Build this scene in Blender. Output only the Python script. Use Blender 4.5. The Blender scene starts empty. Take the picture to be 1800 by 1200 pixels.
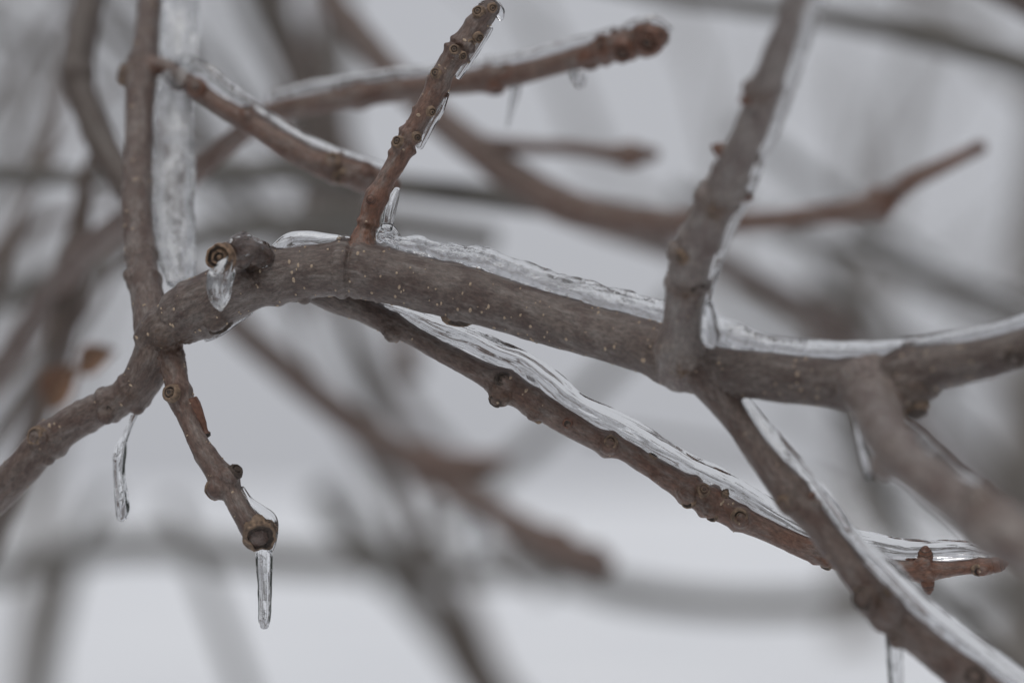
import bpy, math, random
import numpy as np
from mathutils import Vector, Matrix, noise
from mathutils.kdtree import KDTree

random.seed(7)
rng = np.random.default_rng(7)
scn = bpy.context.scene
COL = scn.collection

# ------------------------------------------------------------------ camera
FOCUS, FPX = 0.80, 5000.0            # focus distance (m); focal length in photo pixels (100 mm on 36 mm)
PITCH = math.radians(3.0)
CAM = Vector((0.0, 0.0, 1.6))
RIGHT = Vector((1, 0, 0))
FWD = Vector((0, math.cos(PITCH), math.sin(PITCH)))
UP = Vector((0, -math.sin(PITCH), math.cos(PITCH)))
cam_data = bpy.data.cameras.new('camera')
cam = bpy.data.objects.new('camera', cam_data)
COL.objects.link(cam)
cam.location = CAM
cam.rotation_euler = (math.radians(90) + PITCH, 0, 0)
cam_data.sensor_fit = 'HORIZONTAL'
cam_data.sensor_width = 36
cam_data.lens = 100
cam_data.clip_start = 0.02
cam_data.clip_end = 3000
cam_data.dof.use_dof = True
cam_data.dof.focus_distance = FOCUS
cam_data.dof.aperture_fstop = 4.8
scn.camera = cam

# ------------------------------------------------------------------ overcast sky and veiled sun
SUN_EL, SUN_AZ = math.radians(60), math.radians(200)
world = bpy.data.worlds.new('World')
scn.world = world
world.use_nodes = True
nt = world.node_tree
bg = nt.nodes['Background']
sky = nt.nodes.new('ShaderNodeTexSky')
sky.sky_type = 'NISHITA'
sky.sun_disc = False
sky.sun_elevation = SUN_EL
sky.sun_rotation = SUN_AZ
sky.air_density = 1.0
sky.dust_density = 4.0
hs = nt.nodes.new('ShaderNodeHueSaturation')      # cloud cover takes the blue out of the sky
hs.inputs['Saturation'].default_value = 0.22
hs.inputs['Value'].default_value = 1.0
nt.links.new(sky.outputs[0], hs.inputs['Color'])
cloud = nt.nodes.new('ShaderNodeMix'); cloud.data_type = 'RGBA'     # an even cloud deck over that sky
cloud.inputs[0].default_value = 0.85
cloud.inputs[7].default_value = (6.75, 6.9, 7.4, 1)
nt.links.new(hs.outputs[0], cloud.inputs[6])
nt.links.new(cloud.outputs[2], bg.inputs['Color'])
bg.inputs['Strength'].default_value = 0.075

sd = bpy.data.lights.new('sun', 'SUN')
sd.energy = 1.1
sd.angle = math.radians(30)
sd.color = (1.0, 0.97, 0.93)
sun = bpy.data.objects.new('sun', sd)
COL.objects.link(sun)
sdir = Vector((math.sin(SUN_AZ) * math.cos(SUN_EL), math.cos(SUN_AZ) * math.cos(SUN_EL), math.sin(SUN_EL)))
sun.rotation_euler = sdir.to_track_quat('Z', 'Y').to_euler()
sun.location = sdir * 30

scn.view_settings.view_transform = 'Standard'
scn.view_settings.look = 'None'
scn.view_settings.gamma = 1
scn.view_settings.exposure = 0.0
scn.view_settings.use_curve_mapping = False
try:
    scn.cycles.use_denoising = True
    scn.cycles.max_bounces = 14
    scn.cycles.transmission_bounces = 12
    scn.cycles.blur_glossy = 0.3
except Exception:
    pass


# ------------------------------------------------------------------ materials
def nodes_of(name):
    m = bpy.data.materials.new(name)
    m.use_nodes = True
    n = m.node_tree.nodes
    return m, n, m.node_tree.links, n['Principled BSDF']


def ramp(n, stops):
    r = n.new('ShaderNodeValToRGB')
    e = r.color_ramp.elements
    while len(e) < len(stops):
        e.new(0.5)
    for k, (p, c) in enumerate(stops):
        e[k].position = p
        e[k].color = c if len(c) == 4 else (*c, 1)
    return r


def g(v):
    return (v, v, v, 1)


def bark_material(name, base, alt, bloom, young, cork, bump=1.0):
    m, n, l, b = nodes_of(name)
    co = n.new('ShaderNodeAttribute'); co.attribute_name = 'bark_co'
    ny = n.new('ShaderNodeAttribute'); ny.attribute_name = 'young'
    nn = n.new('ShaderNodeAttribute'); nn.attribute_name = 'node'

    def tex(scale, sx, detail=4, rough=0.6):
        mp = n.new('ShaderNodeMapping'); mp.inputs['Scale'].default_value = (sx, 1, 1)
        l.new(co.outputs['Vector'], mp.inputs['Vector'])
        t = n.new('ShaderNodeTexNoise'); t.inputs['Scale'].default_value = scale
        t.inputs['Detail'].default_value = detail; t.inputs['Roughness'].default_value = rough
        l.new(mp.outputs[0], t.inputs['Vector'])
        return t

    def mix(fac, a, bcol):
        x = n.new('ShaderNodeMix'); x.data_type = 'RGBA'
        if isinstance(fac, float):
            x.inputs[0].default_value = fac
        else:
            l.new(fac, x.inputs[0])
        for sock, v in ((x.inputs[6], a), (x.inputs[7], bcol)):
            if isinstance(v, tuple):
                sock.default_value = (*v, 1)
            else:
                l.new(v, sock)
        return x.outputs[2]

    big = tex(170, 0.7); big_r = ramp(n, [(0.38, g(0)), (0.62, g(1))]); l.new(big.outputs[0], big_r.inputs[0])
    c = mix(big_r.outputs[0], base, alt)
    yr = n.new('ShaderNodeMath'); yr.operation = 'MULTIPLY'
    yt = tex(260, 0.35); yrr = ramp(n, [(0.3, g(0.55)), (0.65, g(1))]); l.new(yt.outputs[0], yrr.inputs[0])
    l.new(ny.outputs['Fac'], yr.inputs[0]); l.new(yrr.outputs[0], yr.inputs[1])
    c = mix(yr.outputs[0], c, young)
    blm = tex(330, 0.3, 5, 0.7); blr = ramp(n, [(0.48, g(0)), (0.68, g(0.7))]); l.new(blm.outputs[0], blr.inputs[0])
    c = mix(blr.outputs[0], c, bloom)
    nm = n.new('ShaderNodeMath'); nm.operation = 'MULTIPLY'
    nt_ = tex(500, 1.0); ntr = ramp(n, [(0.38, g(0.25)), (0.6, g(1))]); l.new(nt_.outputs[0], ntr.inputs[0])
    l.new(nn.outputs['Fac'], nm.inputs[0]); l.new(ntr.outputs[0], nm.inputs[1])
    c = mix(nm.outputs[0], c, cork)
    fine = tex(1250, 0.42, 7, 0.78); fr = ramp(n, [(0.34, g(0.50)), (0.5, g(0.97)), (0.66, g(1.45))]); l.new(fine.outputs[0], fr.inputs[0])
    mul = n.new('ShaderNodeMix'); mul.data_type = 'RGBA'; mul.blend_type = 'MULTIPLY'; mul.inputs[0].default_value = 1
    l.new(c, mul.inputs[6]); l.new(fr.outputs[0], mul.inputs[7])
    l.new(mul.outputs[2], b.inputs['Base Color'])
    b.inputs['Roughness'].default_value = 0.42
    b.inputs['Specular IOR Level'].default_value = 0.45
    bp = n.new('ShaderNodeBump'); bp.inputs['Strength'].default_value = 0.7 * bump; bp.inputs['Distance'].default_value = 0.0004
    l.new(fine.outputs[0], bp.inputs['Height'])
    b2 = n.new('ShaderNodeBump'); b2.inputs['Strength'].default_value = 0.5 * bump; b2.inputs['Distance'].default_value = 0.0006
    l.new(blm.outputs[0], b2.inputs['Height']); l.new(bp.outputs[0], b2.inputs['Normal'])
    l.new(b2.outputs[0], b.inputs['Normal'])
    return m


M_BARK = bark_material('bark', (0.128, 0.103, 0.090), (0.078, 0.054, 0.046), (0.222, 0.194, 0.176),
                       (0.205, 0.088, 0.050), (0.070, 0.036, 0.017))
M_BARK_PALE = bark_material('bark_pale', (0.200, 0.172, 0.156), (0.140, 0.108, 0.098), (0.300, 0.272, 0.252),
                            (0.205, 0.10, 0.06), (0.095, 0.050, 0.024), 0.8)
M_BARK_FAR = bark_material('bark_far', (0.095, 0.078, 0.067), (0.08, 0.062, 0.053), (0.14, 0.122, 0.11),
                           (0.14, 0.085, 0.06), (0.09, 0.055, 0.03), 0.6)
M_BARK_GREY = bark_material('bark_grey', (0.10, 0.092, 0.080), (0.085, 0.077, 0.066), (0.15, 0.14, 0.128),
                            (0.10, 0.07, 0.05), (0.09, 0.07, 0.05), 0.6)


def simple_noise_material(name, c1, c2, scale, rough=0.7, bump=0.4, dist=0.0003):
    m, n, l, b = nodes_of(name)
    tc = n.new('ShaderNodeTexCoord')
    t = n.new('ShaderNodeTexNoise'); t.inputs['Scale'].default_value = scale; t.inputs['Detail'].default_value = 5
    l.new(tc.outputs['Object'], t.inputs['Vector'])
    r = ramp(n, [(0.35, c1), (0.65, c2)]); l.new(t.outputs[0], r.inputs[0])
    l.new(r.outputs[0], b.inputs['Base Color'])
    b.inputs['Roughness'].default_value = rough
    bp = n.new('ShaderNodeBump'); bp.inputs['Strength'].default_value = bump; bp.inputs['Distance'].default_value = dist
    l.new(t.outputs[0], bp.inputs['Height']); l.new(bp.outputs[0], b.inputs['Normal'])
    return m


M_BUD = simple_noise_material('bud_scale', (0.085, 0.057, 0.040), (0.25, 0.170, 0.112), 700)
M_CUT = simple_noise_material('cut_wood', (0.085, 0.052, 0.034), (0.27, 0.175, 0.11), 800)
M_BUD_RED = simple_noise_material('bud_scale_red', (0.10, 0.045, 0.03), (0.17, 0.08, 0.05), 900, 0.45)
M_CORK = simple_noise_material('cork_dark', (0.028, 0.020, 0.016), (0.075, 0.052, 0.038), 1200)
M_LENT = simple_noise_material('lenticel', (0.30, 0.22, 0.155), (0.47, 0.37, 0.27), 2000)
M_LEAF = simple_noise_material('dead_leaf', (0.13, 0.062, 0.036), (0.24, 0.14, 0.085), 120, 0.7, 0.6, 0.001)


def ice_material(name, frost, bump, tint=(0.90, 0.905, 0.915), rough=0.02, fsx=0.45, fscale=480, pits=0.35):
    """frost: (noise level where white inclusions start, where they are full, how white they get)."""
    m, n, l, b = nodes_of(name)
    b.inputs['Base Color'].default_value = (*tint, 1)
    b.inputs['Transmission Weight'].default_value = 1
    b.inputs['IOR'].default_value = 1.31
    b.inputs['Roughness'].default_value = rough
    co = n.new('ShaderNodeAttribute'); co.attribute_name = 'bark_co'

    def tex(scale, sx, detail, r=0.55):
        mp = n.new('ShaderNodeMapping'); mp.inputs['Scale'].default_value = (sx, 1, 1)
        l.new(co.outputs['Vector'], mp.inputs['Vector'])
        t = n.new('ShaderNodeTexNoise'); t.inputs['Scale'].default_value = scale
        t.inputs['Detail'].default_value = detail; t.inputs['Roughness'].default_value = r
        l.new(mp.outputs[0], t.inputs['Vector'])
        return t
    flute = tex(240, 0.16, 1)
    pit = tex(900, 0.7, 3)
    b1 = n.new('ShaderNodeBump'); b1.inputs['Strength'].default_value = bump; b1.inputs['Distance'].default_value = 0.0012
    l.new(flute.outputs[0], b1.inputs['Height'])
    b2 = n.new('ShaderNodeBump'); b2.inputs['Strength'].default_value = pits; b2.inputs['Distance'].default_value = 0.0005
    l.new(pit.outputs[0], b2.inputs['Height']); l.new(b1.outputs[0], b2.inputs['Normal'])
    l.new(b2.outputs[0], b.inputs['Normal'])
    w = n.new('ShaderNodeBsdfPrincipled')
    w.inputs['Base Color'].default_value = (0.74, 0.755, 0.77, 1)
    w.inputs['Roughness'].default_value = 0.5
    l.new(b2.outputs[0], w.inputs['Normal'])
    fm = tex(fscale, fsx, 4, 0.62)
    r = ramp(n, [(frost[0], g(0.0)), (frost[1], g(frost[2]))])
    l.new(fm.outputs[0], r.inputs[0])
    mx = n.new('ShaderNodeMixShader')
    l.new(r.outputs[0], mx.inputs[0]); l.new(b.outputs[0], mx.inputs[1]); l.new(w.outputs[0], mx.inputs[2])
    l.new(mx.outputs[0], n['Material Output'].inputs['Surface'])
    return m


M_ICE = ice_material('ice_clear', (0.74, 0.82, 0.5), 0.22, pits=0.12)
M_ICE_STREAK = ice_material('ice_streaked', (0.74, 0.82, 0.6), 0.14, tint=(0.85, 0.853, 0.858), fsx=0.10, pits=0.12)
M_ICE_RIDGE = ice_material('ice_bubbly', (0.64, 0.70, 0.75), 0.30, tint=(0.83, 0.835, 0.845), fsx=0.6, fscale=380, pits=0.9)
M_ICE_FROST = ice_material('ice_frosted', (0.42, 0.70, 0.6), 0.35, rough=0.10, fsx=0.4, fscale=300, pits=0.5)
M_ICE_GLINT = ice_material('ice_painted_glint', (0.50, 0.60, 0.8), 0.3, fsx=0.5, fscale=420, pits=0.3)  # white patches in the colour stand in for sky refracted by the wedge
M_ICICLE = ice_material('icicle_ice', (0.74, 0.82, 0.5), 0.20, rough=0.01, pits=0.12)

# ------------------------------------------------------------------ geometry helpers


def P(px, py, d):
    """A point seen at photo pixel (px, py), d metres behind the focal plane."""
    z = FOCUS + d
    return CAM + FWD * z + RIGHT * ((px - 900) / FPX * z) + UP * ((600 - py) / FPX * z)


def cam_dir(x, y, z):
    """x right, y up, z towards the viewer."""
    return (RIGHT * x + UP * y - FWD * z).normalized()


def catmull(ctrl, step=5.0):
    """ctrl rows: px, py, radius px, depth. Returns a dense array of the same columns."""
    c = np.array(ctrl, float)
    c = np.vstack([2 * c[0] - c[1], c, 2 * c[-1] - c[-2]])
    out = []
    for i in range(1, len(c) - 2):
        p0, p1, p2, p3 = c[i - 1], c[i], c[i + 1], c[i + 2]
        n = max(2, int(np.hypot(*(p2 - p1)[:2]) / step))
        for k in range(n):
            t = k / n
            out.append(0.5 * ((2 * p1) + (-p0 + p2) * t + (2 * p0 - 5 * p1 + 4 * p2 - p3) * t * t + (-p0 + 3 * p1 - 3 * p2 + p3) * t ** 3))
    out.append(c[-2])
    out = np.array(out)
    out[:, 2] = np.maximum(out[:, 2], 0.5)
    return out


class Path:
    def __init__(self, ctrl, step=5.0):
        self.s = catmull(ctrl, step)
        self.pts = [P(a[0], a[1], a[3]) for a in self.s]
        self.rad = np.array([a[2] * (FOCUS + a[3]) / FPX for a in self.s])
        n = len(self.pts)
        self.tan = [(self.pts[min(i + 1, n - 1)] - self.pts[max(i - 1, 0)]).normalized() for i in range(n)]
        u = self.tan[0].orthogonal().normalized()
        ref = cam_dir(0, 0, 1)
        u = (ref - self.tan[0] * ref.dot(self.tan[0])).normalized()
        self.u, self.v = [], []
        for i in range(n):
            u = (u - self.tan[i] * u.dot(self.tan[i])).normalized()
            self.u.append(u.copy())
            self.v.append(self.tan[i].cross(u))
        L = [0.0]
        for i in range(1, n):
            L.append(L[-1] + (self.pts[i] - self.pts[i - 1]).length)
        self.len = np.array(L)

    def near(self, px, py):
        return int(np.argmin((self.s[:, 0] - px) ** 2 + (self.s[:, 1] - py) ** 2))

    def depth(self, px, py):
        return float(self.s[self.near(px, py), 3])

    def surface(self, px, py):
        """Point and outward normal where the pixel meets the side of the branch facing the viewer."""
        i = self.near(px, py)
        z = FOCUS + self.s[i, 3]
        off = RIGHT * ((px - self.s[i, 0]) / FPX * z) + UP * (-(py - self.s[i, 1]) / FPX * z)
        t = self.tan[i]
        off = off - t * off.dot(t)
        r = self.rad[i]
        if off.length >= r * 0.98:
            nrm = off.normalized()
        else:
            tv = cam_dir(0, 0, 1)
            tv = (tv - t * tv.dot(t)).normalized()
            off = off - tv * off.dot(tv)
            nrm = (off + tv * math.sqrt(max(0, r * r - off.length_squared))).normalized()
        return self.pts[i] + nrm * r, nrm, t


def add_rings(path, amps):
    for (px, py, amp, w) in amps:
        i = path.near(px, py)
        L = path.len - path.len[i]
        k = (FOCUS + path.s[i, 3]) / FPX
        path.rad += 1.6 * amp * k * np.exp(-(L / (w * k)) ** 2)


def tube_arrays(path, nseg, fn=None, round_start=False, round_end=True, squash=1.0):
    """Verts, faces and local coords (along, u, v) of a swept tube with closed ends."""
    verts, co, faces = [], [], []
    idx = list(range(len(path.pts)))
    rings = []          # (i, radius factor, extra along)
    def cap(i, sign):
        rr = []
        for k in range(1, 5):
            a = k / 5 * math.pi / 2
            rr.append((i, math.cos(a), sign * math.sin(a) * path.rad[i] * 0.8))
        return rr
    if round_start:
        rings += list(reversed(cap(0, -1)))
    rings += [(i, 1.0, 0.0) for i in idx]
    if round_end:
        rings += cap(idx[-1], 1)
    for (i, f, ex) in rings:
        r = path.rad[i] * f
        for k in range(nseg):
            a = 2 * math.pi * k / nseg
            ca, sa = math.cos(a), math.sin(a)
            q = r if fn is None else r * fn(path.len[i] + ex, ca, sa, path.rad[i])
            verts.append(path.pts[i] + path.tan[i] * ex + path.u[i] * (ca * q * squash) + path.v[i] * (sa * q))
            co.append((path.len[i] + ex, ca * q, sa * q))
    nr = len(rings)
    for j in range(nr - 1):
        for k in range(nseg):
            k2 = (k + 1) % nseg
            faces.append((j * nseg + k, j * nseg + k2, (j + 1) * nseg + k2, (j + 1) * nseg + k))
    for j, ring0, sgn in ((0, rings[0], -1), (nr - 1, rings[-1], 1)):
        c = len(verts)
        i, f, ex = ring0
        verts.append(path.pts[i] + path.tan[i] * (ex + sgn * path.rad[i] * 0.05))
        co.append((path.len[i] + ex, 0, 0))
        for k in range(nseg):
            k2 = (k + 1) % nseg
            faces.append((c, j * nseg + k2, j * nseg + k) if sgn < 0 else (c, j * nseg + k, j * nseg + k2))
    return verts, faces, co


def set_attr(me, name, data, kind='FLOAT'):
    a = me.attributes.new(name, 'FLOAT_VECTOR' if kind == 'VEC' else 'FLOAT', 'POINT')
    a.data.foreach_set('vector' if kind == 'VEC' else 'value', np.asarray(data, np.float32).ravel())


def link_mesh(name, verts, faces, mat, parent=None, co=None, young=None, node=None, origin=None, smooth=True):
    me = bpy.data.meshes.new(name)
    o0 = origin if origin is not None else (parent_origin(parent) if parent else verts[0])
    me.from_pydata([tuple(Vector(v) - o0) for v in verts], [], faces)
    if smooth:
        me.polygons.foreach_set('use_smooth', [True] * len(me.polygons))
    if co is not None:
        set_attr(me, 'bark_co', co, 'VEC')
    if young is not None:
        set_attr(me, 'young', young)
    if node is not None:
        set_attr(me, 'node', node)
    for mm in (mat if isinstance(mat, (list, tuple)) else [mat]):
        me.materials.append(mm)
    me.update()
    o = bpy.data.objects.new(name, me)
    COL.objects.link(o)
    if parent is not None:
        o.parent = parent
        o.location = o0 - parent_origin(parent)
    else:
        o.location = o0
    return o


def parent_origin(p):
    v = Vector((0, 0, 0))
    while p is not None:
        v += p.location
        p = p.parent
    return v


def tag(o, label=None, cat=None, group=None, kind=None):
    if label: o['label'] = label
    if cat: o['category'] = cat
    if group: o['group'] = group
    if kind: o['kind'] = kind
    return o


def thing(name, loc, label, cat, group=None):
    o = bpy.data.objects.new(name, None)
    o.empty_display_size = 0.01
    COL.objects.link(o)
    o.location = loc
    return tag(o, label, cat, group)


def lathe(name, pos, axis, size, prof, mat, parent, nseg=20, jitter=0.08, stretch=1.0, across=None, mats=None):
    """prof rows: radius, height, material index; turned round `axis` at `pos`; size in metres."""
    axis = axis.normalized()
    a = across if across is not None else axis.orthogonal()
    a = (a - axis * a.dot(axis)).normalized()
    b = axis.cross(a)
    verts, faces, mi, co = [], [], [], []
    seed = random.random() * 50
    for (r, h, m) in prof:
        for k in range(nseg):
            t = 2 * math.pi * k / nseg
            q = r * (1 + jitter * noise.noise(Vector((math.cos(t) * 1.7 + seed, math.sin(t) * 1.7, h * 2))) * 2)
            hh = h + jitter * 0.6 * noise.noise(Vector((math.cos(t) * 2 + seed, math.sin(t) * 2, r * 3 + 7)))
            verts.append(pos + (a * (math.cos(t) * q * stretch) + b * (math.sin(t) * q) + axis * hh) * size)
            co.append((hh * size, math.cos(t) * q * size, math.sin(t) * q * size))
    for j in range(len(prof) - 1):
        for k in range(nseg):
            k2 = (k + 1) % nseg
            faces.append((j * nseg + k, j * nseg + k2, (j + 1) * nseg + k2, (j + 1) * nseg + k))
            mi.append(prof[j + 1][2])
    c = len(verts)
    verts.append(pos + axis * (prof[-1][1] * size))
    co.append((0, 0, 0))
    j = len(prof) - 1
    for k in range(nseg):
        faces.append((c, j * nseg + k, j * nseg + (k + 1) % nseg)); mi.append(prof[-1][2])
    o = link_mesh(name, verts, faces, mats or [mat, M_CORK], parent, co)
    o.data.polygons.foreach_set('material_index', mi)
    return o


RING_BUD = [(1.25, -0.5, 0), (1.12, 0.02, 0), (1.0, 0.28, 0), (0.84, 0.36, 0), (0.70, 0.26, 0), (0.62, 0.05, 1), (0.50, 0.12, 1), (0.45, 0.34, 0), (0.30, 0.42, 0), (0.16, 0.34, 1)]
OVAL_BUD = [(1.1, -0.6, 0), (1.05, 0.0, 0), (1.0, 0.35, 0), (0.93, 0.42, 1), (0.86, 0.44, 0), (0.78, 0.85, 0), (0.66, 0.93, 1), (0.58, 0.95, 0), (0.36, 1.32, 0), (0.1, 1.5, 0)]
SCAR = [(1.35, -0.6, 0), (1.15, 0.0, 0), (0.95, 0.3, 0), (0.75, 0.30, 0), (0.6, 0.1, 1), (0.4, 0.0, 1), (0.2, 0.08, 1)]
CUT = [(1.06, -0.9, 0), (1.08, -0.2, 0), (1.02, 0.12, 0), (0.86, 0.20, 0), (0.76, 0.10, 0), (0.68, -0.16, 1), (0.56, -0.22, 1), (0.50, 0.02, 0), (0.36, 0.08, 0), (0.27, -0.04, 1), (0.1, -0.02, 0)]

CUT_RING = [(1.02, -0.9, 0), (1.10, -0.3, 0), (1.06, 0.05, 0), (0.94, 0.16, 0), (0.86, 0.06, 0), (0.80, -0.16, 1), (0.66, -0.22, 1), (0.60, -0.02, 0), (0.48, 0.06, 0), (0.40, -0.04, 0), (0.34, -0.22, 1), (0.24, -0.20, 1), (0.18, -0.04, 0), (0.08, -0.02, 0)]
CUT_DARK = [(1.02, -0.9, 0), (1.06, -0.25, 0), (1.0, 0.05, 0), (0.88, 0.16, 0), (0.80, 0.10, 0), (0.74, -0.02, 1), (0.62, -0.12, 1), (0.52, -0.04, 1), (0.40, -0.20, 1), (0.28, -0.16, 1), (0.1, -0.3, 1)]

# ------------------------------------------------------------------ ground and far trees
m_snow, n_, l_, b_ = nodes_of('snow')
tc = n_.new('ShaderNodeTexCoord')
t1 = n_.new('ShaderNodeTexNoise'); t1.inputs['Scale'].default_value = 0.35; t1.inputs['Detail'].default_value = 6
l_.new(tc.outputs['Object'], t1.inputs['Vector'])
rs = ramp(n_, [(0.35, (0.74, 0.76, 0.79)), (0.65, (0.84, 0.855, 0.875))])
l_.new(t1.outputs[0], rs.inputs[0]); l_.new(rs.outputs[0], b_.inputs['Base Color'])
b_.inputs['Roughness'].default_value = 0.75
bpn = n_.new('ShaderNodeBump'); bpn.inputs['Strength'].default_value = 0.5; bpn.inputs['Distance'].default_value = 0.06
l_.new(t1.outputs[0], bpn.inputs['Height']); l_.new(bpn.outputs[0], b_.inputs['Normal'])


def ground_z(x, y):
    rr = math.hypot(x, y)
    return 0.25 * noise.noise(Vector((x * 0.05, y * 0.05, 3))) * min(1, rr / 12) + 0.06 * noise.noise(Vector((x * 0.3, y * 0.3, 1)))


gv, gf = [], []
NR, NA = 70, 96
gv.append((0, 0, ground_z(0, 0)))
for i in range(NR):
    r = 0.6 * (1500 / 0.6) ** (i / (NR - 1))
    for k in range(NA):
        a = 2 * math.pi * k / NA
        x, y = r * math.cos(a), r * math.sin(a)
        gv.append((x, y, ground_z(x, y) * (1 if r < 200 else 0.5)))
for k in range(NA):
    gf.append((0, 1 + k, 1 + (k + 1) % NA))
for i in range(NR - 1):
    for k in range(NA):
        k2 = (k + 1) % NA
        gf.append((1 + i * NA + k, 1 + (i + 1) * NA + k, 1 + (i + 1) * NA + k2, 1 + i * NA + k2))
tag(link_mesh('snow_ground', [Vector(v) for v in gv], gf, m_snow, origin=Vector((0, 0, 0))), 'snow covered ground reaching to the horizon', None, None, 'structure')

m_ftree, n_, l_, b_ = nodes_of('far_bark')
tc = n_.new('ShaderNodeTexCoord'); t1 = n_.new('ShaderNodeTexNoise'); t1.inputs['Scale'].default_value = 9
mp = n_.new('ShaderNodeMapping'); mp.inputs['Scale'].default_value = (1, 1, 0.2)
l_.new(tc.outputs['Object'], mp.inputs[0]); l_.new(mp.outputs[0], t1.inputs['Vector'])
rs = ramp(n_, [(0.35, (0.13, 0.115, 0.10)), (0.65, (0.22, 0.20, 0.18))])
l_.new(t1.outputs[0], rs.inputs[0]); l_.new(rs.outputs[0], b_.inputs['Base Color']); b_.inputs['Roughness'].default_value = 0.9


def seg_tube(V, F, a, b, ra, rb, n=6):
    t = (b - a).normalized(); u = t.orthogonal().normalized(); v = t.cross(u)
    base = len(V)
    for (p, r) in ((a, ra), (b, rb)):
        for k in range(n):
            w = 2 * math.pi * k / n
            V.append(p + u * (math.cos(w) * r) + v * (math.sin(w) * r))
    for k in range(n):
        k2 = (k + 1) % n
        F.append((base + k, base + k2, base + n + k2, base + n + k))


def bare_tree(x, y, h, r, label, seed, lean=0.0):
    rd = random.Random(seed)
    z0 = ground_z(x, y) - 0.05
    root = thing('bare_tree', Vector((x, y, z0)), label, 'tree', 'bare trees standing in the snow')
    V, F, CV, CF = [], [], [], []
    p = Vector((x, y, z0)); d = Vector((lean, 0, 1)).normalized(); rr = r * 1.25
    steps = 10
    tips = []
    for i in range(steps):
        q = p + d * (h * 0.72 / steps)
        r2 = r * (1 - 0.75 * (i + 1) / steps)
        seg_tube(V, F, p, q, rr, r2, 12)
        if i >= 2:
            for _ in range(1):
                az = rd.uniform(0, 2 * math.pi)
                tips.append((q, (Vector((math.cos(az), math.sin(az), rd.uniform(0.4, 1.1)))).normalized(), h * rd.uniform(0.12, 0.24), r2 * 0.55, 0))
        p, rr = q, r2
        d = (d + Vector((rd.uniform(-.1, .1), rd.uniform(-.1, .1), 0.1))).normalized()
    while tips:
        a, dd, L, r0, lv = tips.pop()
        c = a
        for k in range(3):
            e = c + dd * (L / 3)
            seg_tube(CV, CF, c, e, r0 * (1 - 0.25 * k), r0 * (1 - 0.25 * (k + 1)), 5)
            if lv < 2:
                nd = (dd + Vector((rd.uniform(-.8, .8), rd.uniform(-.8, .8), rd.uniform(-.3, .7)))).normalized()
                tips.append((e, nd, L * rd.uniform(0.5, 0.75), max(0.002, r0 * 0.45), lv + 1))
            c = e
            dd = (dd + Vector((rd.uniform(-.2, .2), rd.uniform(-.2, .2), rd.uniform(-.1, .2)))).normalized()
    link_mesh('trunk', V, F, m_ftree, root)
    link_mesh('crown', CV, CF, m_ftree, root)
    return root


def at_far(px, dist):
    return ((px - 900) / FPX * dist, dist)


for (px, dist, h, r, lab, sd_, ln) in [
        (1815, 7.0, 7, 0.11, 'grey bare trunk rising dimly at the edge of the picture beyond the orange-brown rising tip', 1, 0.02),
        (60, 14.0, 8, 0.10, 'pale grey bare tree far off in the corner beyond the dark curved blurred stem', 2, -0.02),
        (1500, 30.0, 10, 0.2, 'most distant bare tree, faint behind the bough where it curves up again', 6, 0.0)]:
    x, y = at_far(px, dist)
    bare_tree(x, y, h, r, lab, sd_, ln)

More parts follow.
